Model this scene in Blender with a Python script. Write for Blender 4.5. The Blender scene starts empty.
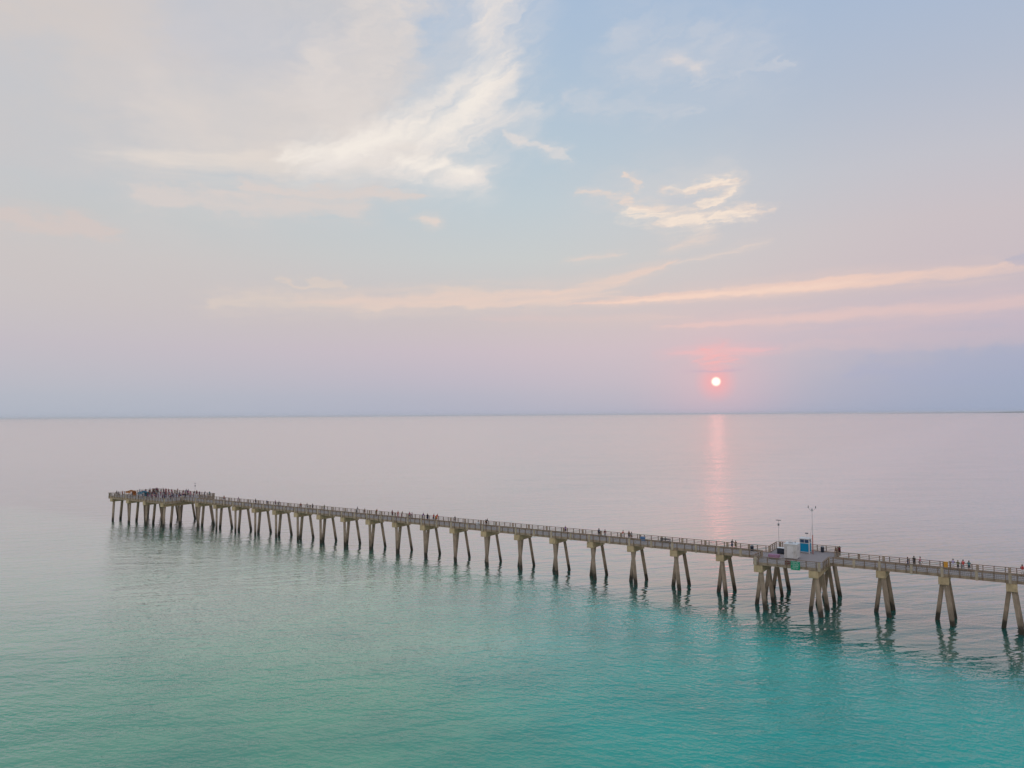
import bpy, bmesh, math, random
from mathutils import Vector, Matrix

# ------------------------------------------------------------------ camera, light, sky, exposure
S = bpy.context.scene
COL = S.collection
rad = math.radians
CAM_H = 33.0
F_PX = 740.0
PITCH, ROLL = rad(2.399), rad(0.392)
SUN_AZ, SUN_EL = rad(15.43), rad(2.39)
SUN_STRENGTH = 0.0006
SKY_GAIN = 1.06
SUN_COLOR = (1.0, 0.24, 0.22)

cd = bpy.data.cameras.new('camera')
cd.sensor_width = 36.0
cd.lens = F_PX * 36.0 / 1024.0
cd.clip_start = 0.5
cd.clip_end = 200000.0
cam = bpy.data.objects.new('camera', cd)
COL.objects.link(cam)
fwd = Vector((0, math.cos(PITCH), math.sin(PITCH)))
up = Vector((0, -math.sin(PITCH), math.cos(PITCH)))
rt = Vector((1, 0, 0))
r2 = rt * math.cos(ROLL) - up * math.sin(ROLL)
u2 = rt * math.sin(ROLL) + up * math.cos(ROLL)
m = Matrix((r2, u2, -fwd)).transposed().to_4x4()
m.translation = (0, 0, CAM_H)
cam.matrix_world = m
S.camera = cam

S.view_settings.view_transform = 'Standard'
S.view_settings.look = 'None'
S.view_settings.exposure = 0.0
S.view_settings.gamma = 1.0
S.view_settings.use_curve_mapping = False
S.render.engine = 'CYCLES'
S.cycles.max_bounces = 6
S.cycles.glossy_bounces = 4
S.cycles.diffuse_bounces = 3
S.cycles.volume_bounces = 1
S.cycles.use_denoising = True

sun_dir = Vector((math.sin(SUN_AZ) * math.cos(SUN_EL), math.cos(SUN_AZ) * math.cos(SUN_EL), math.sin(SUN_EL)))
ld = bpy.data.lights.new('sun', 'SUN')
ld.energy = SUN_STRENGTH
ld.color = SUN_COLOR
ld.angle = rad(1.2)
sun = bpy.data.objects.new('sun', ld)
sun.rotation_euler = (-sun_dir).to_track_quat('-Z', 'Y').to_euler()
sun.location = sun_dir * 300
COL.objects.link(sun)


def lin(c):
    def f(v):
        v /= 255.0
        return v / 12.92 if v <= 0.04045 else ((v + 0.055) / 1.055) ** 2.4
    return tuple(f(v) for v in c) + (1.0,)


# --- a small expression helper: node graphs written as arithmetic
class G:
    tree = None


class V:
    def __init__(self, sock): self.s = sock
    def __add__(a, b): return mth('ADD', a, b)
    def __radd__(a, b): return mth('ADD', b, a)
    def __sub__(a, b): return mth('SUBTRACT', a, b)
    def __rsub__(a, b): return mth('SUBTRACT', b, a)
    def __mul__(a, b): return mth('MULTIPLY', a, b)
    def __rmul__(a, b): return mth('MULTIPLY', b, a)
    def __truediv__(a, b): return mth('DIVIDE', a, b)


def put(sock, v):
    if isinstance(v, V): G.tree.links.new(v.s, sock)
    else: sock.default_value = v


def mth(op, *args, clamp=False):
    n = G.tree.nodes.new('ShaderNodeMath'); n.operation = op; n.use_clamp = clamp
    for i, a in enumerate(args): put(n.inputs[i], a)
    return V(n.outputs[0])


def sstep(x, a, b):
    n = G.tree.nodes.new('ShaderNodeMapRange'); n.interpolation_type = 'SMOOTHSTEP'
    put(n.inputs[0], x); put(n.inputs[1], a); put(n.inputs[2], b)
    n.inputs[3].default_value = 0; n.inputs[4].default_value = 1
    return V(n.outputs[0])


def xyz(x, y, z):
    n = G.tree.nodes.new('ShaderNodeCombineXYZ')
    for i, a in enumerate((x, y, z)): put(n.inputs[i], a)
    return V(n.outputs[0])


def noise(vec, scale, detail=4, rough=0.5, dist=0.0, out=0):
    n = G.tree.nodes.new('ShaderNodeTexNoise'); n.noise_dimensions = '3D'
    put(n.inputs['Vector'], vec)
    n.inputs['Scale'].default_value = scale; n.inputs['Detail'].default_value = detail
    n.inputs['Roughness'].default_value = rough; n.inputs['Distortion'].default_value = dist
    return V(n.outputs[out])


def mixc(f, a, b, mode='MIX'):
    n = G.tree.nodes.new('ShaderNodeMix'); n.data_type = 'RGBA'; n.blend_type = mode
    put(n.inputs[0], f); put(n.inputs[6], a); put(n.inputs[7], b)
    return V(n.outputs[2])


def ramp(f, stops):
    n = G.tree.nodes.new('ShaderNodeValToRGB')
    put(n.inputs[0], f)
    e = n.color_ramp.elements
    while len(e) < len(stops): e.new(1.0)
    for el, (p, c) in zip(e, stops): el.position = p; el.color = c
    return V(n.outputs[0])


def sepxyz(v):
    n = G.tree.nodes.new('ShaderNodeSeparateXYZ'); put(n.inputs[0], v)
    return [V(o) for o in n.outputs]


# --- the sky
world = bpy.data.worlds.new('World')
S.world = world
world.use_nodes = True
T = G.tree = world.node_tree
T.nodes.clear()
tc = T.nodes.new('ShaderNodeTexCoord')
D = V(tc.outputs['Generated'])
dx, dy, dz = sepxyz(D)
DEG = 57.29578
U = mth('ARCTAN2', dx, dy) * DEG            # azimuth in degrees, 0 = out to sea
E_ = mth('ARCSINE', mth('MAXIMUM', mth('MINIMUM', dz, 1.0), -1.0)) * DEG   # elevation in degrees
base = mth('MAXIMUM', E_, 0.0)
fac = mth('POWER', base / 90.0, 0.5)


def grad(stops):
    return ramp(fac, [((e / 90.0) ** 0.5, lin(c)) for e, c in stops])


gL = grad([(0, (172, 180, 195)), (1.5, (180, 184, 196)), (5, (195, 188, 196)), (8, (201, 193, 194)), (11, (203, 196, 195)), (14, (196, 198, 199)), (17, (190, 199, 205)), (22, (186, 198, 212)), (30, (176, 195, 215)), (45, (166, 188, 212)), (90, (162, 186, 212))])
gM = grad([(0, (170, 176, 195)), (1.5, (178, 180, 196)), (3, (188, 183, 197)), (5, (198, 187, 197)), (7, (201, 191, 194)), (9, (201, 195, 196)), (12, (198, 202, 203)), (16, (190, 202, 209)), (20, (181, 198, 211)), (26, (171, 191, 212)), (30, (167, 188, 213)), (45, (164, 187, 213)), (90, (162, 186, 212))])
gR = grad([(0, (152, 166, 192)), (2, (157, 169, 193)), (4, (169, 174, 194)), (6, (188, 180, 195)), (9, (199, 187, 193)), (13, (200, 191, 196)), (17, (193, 193, 202)), (22, (179, 188, 205)), (30, (164, 184, 211)), (45, (160, 184, 213)), (90, (162, 186, 212))])
sky = mixc(sstep(U, 0.0, 33.0), mixc(sstep(U, -34.0, 0.0), gL, gM), gR)
# the sky over the land behind: pale warm twilight haze
gB = grad([(0, (196, 184, 180)), (8, (214, 199, 190)), (20, (208, 202, 200)), (40, (184, 194, 208)), (90, (162, 186, 212))])
sky = mixc(sstep(mth('ABSOLUTE', U), 45.0, 110.0), sky, gB)

# warped coordinates and textures for the clouds
P = xyz(U * 0.10, E_ * 0.22, 0.0)
w1 = sepxyz(noise(P, 1.0, 3, 0.55, out=1))
w2 = sepxyz(noise(P, 4.0, 6, 0.62, out=1))
Uw = U + (w1[0] - 0.5) * 4.0 + (w2[0] - 0.5) * 5.0
Vw = E_ + (w1[1] - 0.5) * 1.6 + (w2[1] - 0.5) * 2.4
Ul = U + (w2[0] - 0.5) * 2.6           # gently warped, for small and thin clouds
Vl = E_ + (w2[1] - 0.5) * 0.8
# filaments run along a shallow rising direction
A = rad(28)
q1 = Uw * math.cos(A) + Vw * math.sin(A)
q2 = Vw * math.cos(A) - Uw * math.sin(A)
fil = noise(xyz(q1 * 0.20, q2 * 0.50, 3.0), 1.0, 8, 0.60, 0.3)
puff = noise(xyz(U * 0.16, E_ * 0.30, 7.0), 1.0, 8, 0.58, 0.3)
flat = noise(xyz(Ul * 0.11, Vl * 1.15 - Ul * 0.05, 11.0), 1.0, 9, 0.66, 0.5)
fine = noise(xyz(Ul * 0.42, Vl * 2.3 - Ul * 0.20, 17.0), 1.0, 8, 0.66, 0.5)


Ug = U + (w1[0] - 0.5) * 2.0 + (w2[0] - 0.5) * 2.4       # for the long sweep of the hook
Vg = E_ + (w1[1] - 0.5) * 0.8 + (w2[1] - 0.5) * 1.6
A2 = rad(33)
g1 = Ug * math.cos(A2) + Vg * math.sin(A2)
g2_ = Vg * math.cos(A2) - Ug * math.sin(A2)
sweep = noise(xyz(g1 * 0.13, g2_ * 0.62, 23.0), 1.0, 9, 0.62, 0.4)


def capsule(u0, v0, w0_, u1, v1, w1_, asp=1.0, soft=False):
    """soft distance mask round a tapered segment; asp > 1 makes it flatter"""
    u, v = (Ug, Vg) if soft == 'sweep' else (Ul, Vl) if soft else (Uw, Vw)
    k = 1.5 if not soft else 1.35
    ex, ey = (u1 - u0), (v1 - v0) * asp
    L2 = ex * ex + ey * ey + 1e-6
    px = u - u0
    py = (v - v0) * asp
    tr = px * (ex / L2) + py * (ey / L2)
    t = mth('ADD', tr, 0.0, clamp=True)
    qx = px - t * ex
    qy = py - t * ey
    d = mth('SQRT', qx * qx + qy * qy)
    wv = t * ((w1_ - w0_) * k) + w0_ * k
    r = d / wv
    if soft is True:      # thin clouds fray out towards their two ends
        n = mth('ABSOLUTE', tr - 0.5)
        r = r + sstep(n, 0.22, 0.62) * 0.75
    return r


def cloud(sky, masks, colour, opacity, tex, amp, hi=0.9):
    """mix a cloud over the sky: a faint torn halo round a denser core; tex breaks it up, amp says how much"""
    r = masks[0]
    for k in masks[1:]: r = mth('MINIMUM', r, k)
    core = 1.0 - mth('MINIMUM', r, 1.0)
    halo = 1.0 - mth('MINIMUM', r * 0.52, 1.0)
    k = min(0.85, amp * 0.6)
    wisp = sstep(tex, 0.36, 0.66)
    a = sstep(core + (tex - 0.5) * amp * 1.1 * sstep(core, 0.0, 0.3), 0.0, hi) * (wisp * k + (1.0 - k))
    h = sstep(halo, 0.0, 1.0) * (wisp * 0.8 + 0.2) * 0.55
    a = mth('MAXIMUM', a, h) * opacity
    return mixc(a, sky, lin(colour))


# broad grey-pink veil, upper left
sky = cloud(sky, [capsule(-46, 25, 12, -15, 26, 6.5), capsule(-44, 21.5, 5.0, -18, 21.5, 3.4), capsule(-30, 34, 8, -6, 35, 3.4)], (200, 198, 200), 0.97, puff, 0.25, 0.5)
sky = cloud(sky, [capsule(-40, 27, 4, -24, 25, 2.6)], (212, 202, 197), 0.75, puff, 0.5)
sky = cloud(sky, [capsule(-23, 26, 3.5, -14, 25.5, 3)], (192, 196, 207), 0.7, puff, 0.4)
sky = cloud(sky, [capsule(-25, 20, 3.5, -13, 22.5, 3.2)], (217, 209, 205), 0.85, puff, 0.5)
sky = cloud(sky, [capsule(-14, 24, 3.6, -8.4, 27.0, 2.2), capsule(-11, 29.0, 2.6, -5.6, 30.5, 1.8)], (219, 212, 209), 0.9, fil, 0.8)
# its bright lower edge and the hook that sweeps up on the right
sky = cloud(sky, [capsule(-30, 17.5, 0.8, -8, 18.8, 1.7, 1.3, True), capsule(-19, 18.3, 1.4, -8, 20.0, 2.2, 1.2)], (227, 217, 209), 0.85, flat, 0.6, 0.9)
sky = cloud(sky, [capsule(-15, 18.9, 1.2, -4.4, 21.6, 3.0, 1.0, 'sweep'), capsule(-4.4, 21.6, 3.0, -1.4, 25.5, 2.5, 1.0, 'sweep'), capsule(-1.4, 25.5, 2.5, -0.4, 32, 2.4, 1.0, 'sweep'), capsule(-10, 19.4, 1.6, -2.4, 17.9, 1.2, 1.0, 'sweep'), capsule(-3, 21.2, 1.8, 2.0, 22.8, 0.8, 1.0, 'sweep')], (229, 222, 218), 0.97, sweep, 0.75, 0.9)
sky = cloud(sky, [capsule(-17, 18.8, 0.5, -4.4, 21.8, 1.5, 1.0, 'sweep'), capsule(-4.4, 21.8, 1.5, -1.8, 25.0, 1.2, 1.0, 'sweep'), capsule(-9, 19.3, 0.7, -3.4, 18.4, 0.7, 1.0, 'sweep')], (244, 236, 227), 0.88, sweep, 0.8, 1.0)
sky = cloud(sky, [capsule(0.2, 20.8, 0.5, 4.0, 19.7, 0.5)], (228, 219, 214), 0.75, sweep, 0.7)
# thin strips below the veil
sky = cloud(sky, [capsule(-27, 15.3, 0.8, -12, 15.6, 1.2, 1.4), capsule(-20, 16.4, 0.6, -8, 16.8, 0.6, 1.3)], (216, 206, 202), 0.95, flat, 0.4)
sky = cloud(sky, [capsule(-7.4, 14.9, 0.35, -5.6, 14.6, 0.6, 1.2, True)], (230, 213, 203), 0.85, fil, 0.5)
sky = cloud(sky, [capsule(-42, 12.6, 1.2, -29, 12.6, 0.7, 1.4)], (211, 198, 194), 0.9, flat, 0.4)
# faint cirrus, upper right
sky = cloud(sky, [capsule(11.0, 25.6, 0.9, 16.4, 24.4, 0.9), capsule(14, 23.6, 0.3, 21, 24.4, 0.4, 1.2), capsule(4.6, 23.4, 0.7, 13, 22.0, 1.0, 1.2), capsule(10, 26, 2.4, 18, 25.0, 2.0)], (207, 208, 214), 0.55, fil, 0.9)
sky = cloud(sky, [capsule(12.0, 25.6, 0.4, 15.2, 24.5, 0.4, 1.0, True)], (220, 213, 212), 0.75, fil, 0.7)
# torn bright cloud above the sun
sky = cloud(sky, [capsule(7.2, 16.6, 1.8, 16.0, 17.4, 1.8, 1.1)], (205, 205, 208), 0.6, puff, 0.6)
sky = cloud(sky, [capsule(8.0, 15.9, 0.4, 14.5, 14.7, 0.85, 1.2), capsule(12.0, 14.8, 0.8, 19.6, 14.5, 0.28, 1.2), capsule(5.0, 16.5, 0.2, 8.5, 16.4, 0.4, 1.3), capsule(12.2, 16.9, 0.3, 17.4, 16.7, 0.5, 1.2), capsule(17.2, 16.6, 0.45, 15.4, 15.4, 0.38, 1.0), capsule(8.6, 17.5, 0.2, 9.6, 17.2, 0.3)], (227, 211, 202), 0.95, fine, 1.0, 0.7)
sky = cloud(sky, [capsule(9.0, 15.2, 0.4, 14.5, 14.5, 0.6, 1.2), capsule(13.0, 14.6, 0.6, 18.6, 14.4, 0.25, 1.2), capsule(17.2, 16.5, 0.35, 15.6, 15.4, 0.3), capsule(12.6, 17.0, 0.2, 17.2, 16.9, 0.35, 1.2)], (244, 228, 213), 0.85, fine, 1.1, 0.8)
sky = cloud(sky, [capsule(11.8, 15.85, 0.5, 15.0, 15.8, 0.35, 1.2, True)], (196, 198, 206), 0.6, puff, 0.4)
sky = cloud(sky, [capsule(11.6, 12.2, 0.35, 15.8, 13.3, 0.45, 1.1, True), capsule(12.6, 11.2, 0.12, 19.4, 12.5, 0.4, 1.2, True), capsule(4, 11.7, 0.25, 9, 12.2, 0.3, 1.2, True)], (221, 206, 199), 0.8, fine, 0.9)
# long peach bands
sky = cloud(sky, [capsule(-21, 8.3, 0.9, -2, 9.0, 0.9, 1.3), capsule(-18, 9.9, 0.3, -13, 10.0, 0.4, 1.4)], (217, 203, 195), 0.95, flat, 0.5)
sky = cloud(sky, [capsule(-16, 8.5, 0.6, 8.5, 9.3, 1.0, 1.2, True), capsule(1.0, 8.3, 0.9, 12.6, 11.4, 0.32, 1.1, True)], (227, 204, 194), 0.97, flat, 0.7, 0.7)
sky = cloud(sky, [capsule(4.0, 8.5, 0.25, 30, 9.5, 0.55, 1.0, True), capsule(12, 9.0, 0.48, 40, 9.3, 0.45, 1.0, True)], (230, 201, 191), 1.0, flat, 0.7, 0.7)
sky = cloud(sky, [capsule(5.5, 8.5, 0.16, 26, 9.2, 0.34, 1.0, True)], (238, 210, 196), 0.85, fine, 0.4)
sky = cloud(sky, [capsule(34.3, 9.5, 0.35, 40, 9.9, 0.7)], (176, 177, 196), 0.7, puff, 0.4)
sky = cloud(sky, [capsule(-4, 7.4, 0.4, 14, 7.3, 0.5, 1.2, True)], (210, 193, 193), 0.7, flat, 0.5)
sky = cloud(sky, [capsule(11.0, 6.6, 0.25, 26, 6.8, 0.42, 1.0, True), capsule(16, 6.8, 0.6, 44, 7.1, 0.8, 1.1, True)], (222, 194, 192), 0.8, flat, 0.5)
sky = cloud(sky, [capsule(21, 4.9, 0.7, 42, 4.9, 1.3, 1.1)], (202, 184, 192), 0.6, flat, 0.6)
sky = cloud(sky, [capsule(24, 3.0, 0.7, 48, 3.2, 2.0, 1.0)], (158, 169, 198), 0.6, flat, 0.6)
# sun: haze glow, pink bars above it, the disc
cosang = dx * sun_dir.x + dy * sun_dir.y + dz * sun_dir.z
ang = mth('ARCCOSINE', mth('MINIMUM', cosang, 1.0)) * DEG
glow = mth('POWER', mth('SUBTRACT', 1.0, ang / 8.0, clamp=True), 2.0) * 0.45
sky = mixc(glow, sky, lin((222, 178, 190)))
SA, SE = math.degrees(SUN_AZ), math.degrees(SUN_EL)
sky = cloud(sky, [capsule(SA - 4.5, 4.5, 0.3, SA + 4.5, 4.7, 0.4, 1.0, True)], (226, 180, 188), 0.8, flat, 0.9)
sky = cloud(sky, [capsule(SA - 2.0, 4.0, 0.35, SA + 1.6, 4.0, 0.5, 1.0, True), capsule(SA - 1.2, 4.6, 0.5, SA + 1.0, 5.3, 0.35, 1.0, True)], (236, 172, 178), 0.75, fine, 1.3, 0.8)
g2 = mth('POWER', mth('SUBTRACT', 1.0, ang / 1.7, clamp=True), 1.3) * 0.85
sky = mixc(g2, sky, lin((244, 162, 170)))
sky = cloud(sky, [capsule(SA - 2.4, SE + 0.80, 0.10, SA + 2.4, SE + 0.86, 0.10, 1.0, True)], (182, 168, 192), 0.7, flat, 0.4)
disc = 1.0 - sstep(ang, 0.16, 0.42)
sky = mixc(disc, sky, (1.6, 1.35, 1.1, 1.0))

nish = T.nodes.new('ShaderNodeTexSky')
nish.sky_type = 'NISHITA'
nish.sun_disc = False
nish.sun_elevation = SUN_EL
nish.sun_rotation = SUN_AZ
nish.air_density = 1.0
nish.dust_density = 2.0
bg1 = T.nodes.new('ShaderNodeBackground')
T.links.new(nish.outputs[0], bg1.inputs[0])
bg1.inputs[1].default_value = 0.05
bg2 = T.nodes.new('ShaderNodeBackground')
put(bg2.inputs[0], sky)
bg2.inputs[1].default_value = SKY_GAIN
ms = T.nodes.new('ShaderNodeMixShader')
ms.inputs[0].default_value = 0.94
T.links.new(bg1.outputs[0], ms.inputs[1])
T.links.new(bg2.outputs[0], ms.inputs[2])
wo = T.nodes.new('ShaderNodeOutputWorld')
T.links.new(ms.outputs[0], wo.inputs[0])
world.cycles.sampling_method = 'NONE'


# ------------------------------------------------------------------ helpers
def tag(o, label=None, cat=None, group=None, kind=None):
    if label: o['label'] = label
    if cat: o['category'] = cat
    if group: o['group'] = group
    if kind: o['kind'] = kind
    return o


def principled(name):
    mt = bpy.data.materials.new(name)
    mt.use_nodes = True
    G.tree = mt.node_tree
    return mt, mt.node_tree.nodes['Principled BSDF']


def pos():
    n = G.tree.nodes.new('ShaderNodeNewGeometry')
    return V(n.outputs['Position'])


def mat(name, rgb, rough=0.7, var=0.18, scale=1.5, spec=0.3, stain=None, metal=0.0):
    """weathered procedural paint / wood / concrete: mottled colour and a fine bump"""
    mt, b = principled(name)
    p = pos()
    n = noise(p, scale, 5, 0.6)
    n2 = noise(p, scale * 7, 4, 0.6)
    dark = tuple(c * (1 - var) for c in rgb) + (1,)
    light = tuple(min(1, c * (1 + var)) for c in rgb) + (1,)
    c = mixc(sstep(n * 0.65 + n2 * 0.35, 0.32, 0.68), dark, light)
    if stain:
        c = mixc(sstep(noise(p, scale * 0.6, 4, 0.65), 0.5, 0.72) * 0.6, c, stain + (1,))
    put(b.inputs['Base Color'], c)
    b.inputs['Roughness'].default_value = rough
    b.inputs['Specular IOR Level'].default_value = spec
    b.inputs['Metallic'].default_value = metal
    bp = G.tree.nodes.new('ShaderNodeBump'); bp.inputs['Strength'].default_value = 0.25; bp.inputs['Distance'].default_value = 0.02
    put(bp.inputs['Height'], n2)
    G.tree.links.new(bp.outputs[0], b.inputs['Normal'])
    return mt


class MB:
    """collects boxes and prisms into one mesh"""
    def __init__(self): self.v, self.f = [], []

    def hexa(self, pts):
        k = len(self.v); self.v += [tuple(p) for p in pts]
        for q in ((0, 3, 2, 1), (4, 5, 6, 7), (0, 1, 5, 4), (1, 2, 6, 5), (2, 3, 7, 6), (3, 0, 4, 7)):
            self.f.append(tuple(k + i for i in q))
        return self

    def box(self, x0, x1, y0, y1, z0, z1):
        x0, x1 = min(x0, x1), max(x0, x1); y0, y1 = min(y0, y1), max(y0, y1)
        return self.hexa([(x0, y0, z0), (x1, y0, z0), (x1, y1, z0), (x0, y1, z0), (x0, y0, z1), (x1, y0, z1), (x1, y1, z1), (x0, y1, z1)])

    def bar(self, p, q, w, h=None):
        """square-section bar from p to q"""
        h = h or w
        p, q = Vector(p), Vector(q)
        t = (q - p).normalized()
        a = t.cross(Vector((0, 0, 1)))
        if a.length < 1e-3: a = Vector((1, 0, 0))
        a.normalize(); b = a.cross(t)
        r = []
        for e in (p, q):
            r += [e - a * w / 2 - b * h / 2, e + a * w / 2 - b * h / 2, e + a * w / 2 + b * h / 2, e - a * w / 2 + b * h / 2]
        return self.hexa(r)

    def tube(self, p, q, r0, r1=None, n=10):
        r1 = r0 if r1 is None else r1
        p, q = Vector(p), Vector(q)
        t = (q - p).normalized()
        a = t.cross(Vector((0, 0, 1)))
        if a.length < 1e-3: a = Vector((1, 0, 0))
        a.normalize(); b = a.cross(t)
        k = len(self.v)
        for e, r in ((p, r0), (q, r1)):
            for i in range(n):
                g = 2 * math.pi * i / n
                self.v.append(tuple(e + a * math.cos(g) * r + b * math.sin(g) * r))
        for i in range(n):
            j = (i + 1) % n
            self.f.append((k + i, k + j, k + n + j, k + n + i))
        self.f.append(tuple(k + i for i in range(n))[::-1]); self.f.append(tuple(k + n + i for i in range(n)))
        return self

    def build(self, name, material, parent=None, bevel=0.0):
        me = bpy.data.meshes.new(name)
        me.from_pydata(self.v, [], self.f)
        bm = bmesh.new(); bm.from_mesh(me)
        bmesh.ops.recalc_face_normals(bm, faces=bm.faces)
        if bevel:
            bmesh.ops.bevel(bm, geom=list(bm.edges), offset=bevel, segments=1, affect='EDGES', profile=0.5)
        bm.to_mesh(me); bm.free()
        me.materials.append(material)
        o = bpy.data.objects.new(name, me)
        COL.objects.link(o)
        o.parent = parent
        return o


def empty(name, loc, rz=0.0):
    o = bpy.data.objects.new(name, None)
    o.location = loc; o.rotation_euler.z = rz
    COL.objects.link(o)
    return o


# ------------------------------------------------------------------ setting: the sea and the far shore
def sea_material():
    mt, b = principled('sea_water')
    p = pos()
    x, y, z = sepxyz(p)
    # pier-aligned coordinates: a runs seaward along the pier, c across it, away from the beholder
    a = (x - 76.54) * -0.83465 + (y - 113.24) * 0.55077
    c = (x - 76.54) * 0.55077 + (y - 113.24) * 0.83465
    big = noise(p, 0.018, 4, 0.55)
    mid = noise(p, 0.05, 4, 0.6)
    # shallow sandy green water; reflected cloud (yellower middle) and blue sky (turquoise) are painted into its tint
    right = sstep(x + (big - 0.5) * 50.0, -22.0, 30.0)
    left = 1.0 - sstep(x + (big - 0.5) * 60.0, -110.0, -30.0)
    col = mixc(left, (0.155, 0.47, 0.30, 1), (0.05, 0.385, 0.245, 1))
    col = mixc(right, col, (0.010, 0.455, 0.37, 1))
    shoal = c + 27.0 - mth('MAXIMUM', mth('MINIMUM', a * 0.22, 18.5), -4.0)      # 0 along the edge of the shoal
    dark_refl = sstep(shoal + (noise(p, 0.04, 5, 0.62) - 0.5) * 20.0, -8.0, 8.0)
    col = mixc(dark_refl, col, (0.012, 0.14, 0.11, 1))  # pier's dark reflections and shade painted into the base colour beyond the edge
    col = mixc(sstep(mid, 0.35, 0.7) * 0.65, col, mixc(0.5, col, (0.0, 0.17, 0.17, 1)))
    # a slick of calm water lies along the pier, rippled water on the near side of it, open sea beyond
    edge = (noise(p, 0.03, 4, 0.6) - 0.5) * 22.0
    line = shoal + edge * 0.7
    fade = sstep(a + (big - 0.5) * 40.0, 50.0, 190.0)
    rip = (1.0 - sstep(line, -6.0, 6.0)) * (1.0 - fade)
    slick = sstep(line, -6.0, 6.0) * (1.0 - sstep(c + edge * 2.0, 30.0, 160.0)) * (1.0 - fade * 0.6)
    calm = sstep(a + (big - 0.5) * 30.0, 30.0, 70.0) * (1.0 - sstep(a, 95.0, 170.0) * 0.9) * sstep(c + edge, -95.0, -45.0)
    # wind lanes drawn out across the view
    lane = noise(xyz(x * 0.004 + y * 0.003, y * 0.022 - x * 0.004, 1.0), 1.0, 5, 0.6, 0.3)
    lane2 = noise(xyz(x * 0.0011 + y * 0.0008, y * 0.0035 - x * 0.0006, 5.0), 1.0, 4, 0.6, 0.4)
    patch = noise(xyz(x * 0.03 + y * 0.01, y * 0.07, 21.0), 1.0, 3, 0.5)
    wav = (rip * 0.45 + 0.72 - slick * 0.46) * (0.05 + lane * 0.75 + lane2 * 0.75 + sstep(patch, 0.30, 0.70) * 0.55)

    def height(x, y):
        h1 = noise(xyz(x * 0.08 + y * 0.04, y * 0.26 - x * 0.07, 0.0), 1.0, 2, 0.5, 0.4)
        h2 = noise(xyz(x * 0.42 - y * 0.22, y * 0.95 + x * 0.32, 4.0), 1.0, 3, 0.55, 0.3)
        h3 = noise(xyz(x * 1.5 + y * 0.5, y * 2.3 - x * 0.4, 9.0), 1.0, 3, 0.6, 0.2)
        return h1 * 0.36 + (h2 * 0.24 + h3 * 0.14) * wav
    e = 0.16
    h0 = height(x, y)
    gx = (h0 - height(x + e, y)) * (1.0 / e)
    gy = (h0 - height(x, y + e)) * (1.0 / e)
    nodes, links = G.tree.nodes, G.tree.links
    nodes.remove(b)
    geo = nodes.new('ShaderNodeNewGeometry')
    ix, iy, iz = sepxyz(V(geo.outputs['Incoming']))
    s_flat = mth('ABSOLUTE', iz)
    il = mth('MAXIMUM', mth('SQRT', ix * ix + iy * iy), 0.001)
    vx, vy = ix / il, iy / il
    # at grazing angles only the wave faces turned to the beholder are seen
    sv = gx * vx + gy * vy
    half = s_flat * 0.5
    dv = mth('ABSOLUTE', sv + half) - half - sv
    nx, ny = gx + dv * vx, gy + dv * vy

    def normal(k):
        vn = nodes.new('ShaderNodeVectorMath'); vn.operation = 'NORMALIZE'
        put(vn.inputs[0], xyz(nx * k, ny * k, 1.0))
        return vn.outputs[0]
    d_ = nodes.new('ShaderNodeVectorMath'); d_.operation = 'DOT_PRODUCT'
    links.new(geo.outputs['Incoming'], d_.inputs[0]); links.new(normal(1.0), d_.inputs[1])
    s_wave = mth('MAXIMUM', V(d_.outputs['Value']), 0.0)
    s_ = (s_flat * 0.35 + s_wave * 0.65) * (rip * 0.40 + slick * 0.24 + 0.86) * (1.0 - calm * 0.20)
    # reflectance of a rippled surface: nearly all at grazing, little looking down
    fr = mth('EXPONENT', mth('POWER', s_ / 0.285, 1.8) * -1.0) * 0.95 + 0.03
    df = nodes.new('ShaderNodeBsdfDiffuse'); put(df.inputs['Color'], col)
    gl = nodes.new('ShaderNodeBsdfGlossy'); gl.inputs['Roughness'].default_value = 0.05
    gl.inputs['Color'].default_value = (1.0, 0.945, 0.925, 1)
    links.new(normal(1.0), gl.inputs['Normal'])
    mx = nodes.new('ShaderNodeMixShader'); put(mx.inputs[0], fr)
    links.new(df.outputs[0], mx.inputs[1]); links.new(gl.outputs[0], mx.inputs[2])
    out = [n for n in nodes if n.type == 'OUTPUT_MATERIAL'][0]
    links.new(mx.outputs[0], out.inputs['Surface'])
    return mt


me = bpy.data.meshes.new('sea')
bm = bmesh.new()
rings = [0, 150, 400, 1200, 4000, 15000, 60000]
prev = [bm.verts.new((0, 0, 0))]
N = 64
for r in rings[1:]:
    cur = [bm.verts.new((r * math.cos(2 * math.pi * i / N), r * math.sin(2 * math.pi * i / N), 0)) for i in range(N)]
    for i in range(N):
        j = (i + 1) % N
        if len(prev) == 1: bm.faces.new((prev[0], cur[i], cur[j]))
        else: bm.faces.new((prev[i], cur[i], cur[j], prev[j]))
    prev = cur
bm.to_mesh(me); bm.free()
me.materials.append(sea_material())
sea = bpy.data.objects.new('sea', me)
COL.objects.link(sea)
tag(sea, kind='structure')

# ------------------------------------------------------------------ the pier
SP = 8.814
DV = Vector((-0.83465, 0.55077, 0)); NV = Vector((0.55077, 0.83465, 0))
C0 = Vector((76.54, 113.237, 0))
RZ = math.atan2(-0.55077, 0.83465)          # pier-local x runs landward, y away from the camera
DECK, RAIL, SOFF, CAPB, CAPT = 7.70, 8.80, 7.35, 6.12, 7.30
HW = 2.45


def W(a, c, z=0.0):
    v = C0 + DV * a + NV * c
    return Vector((v.x, v.y, z))


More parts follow.
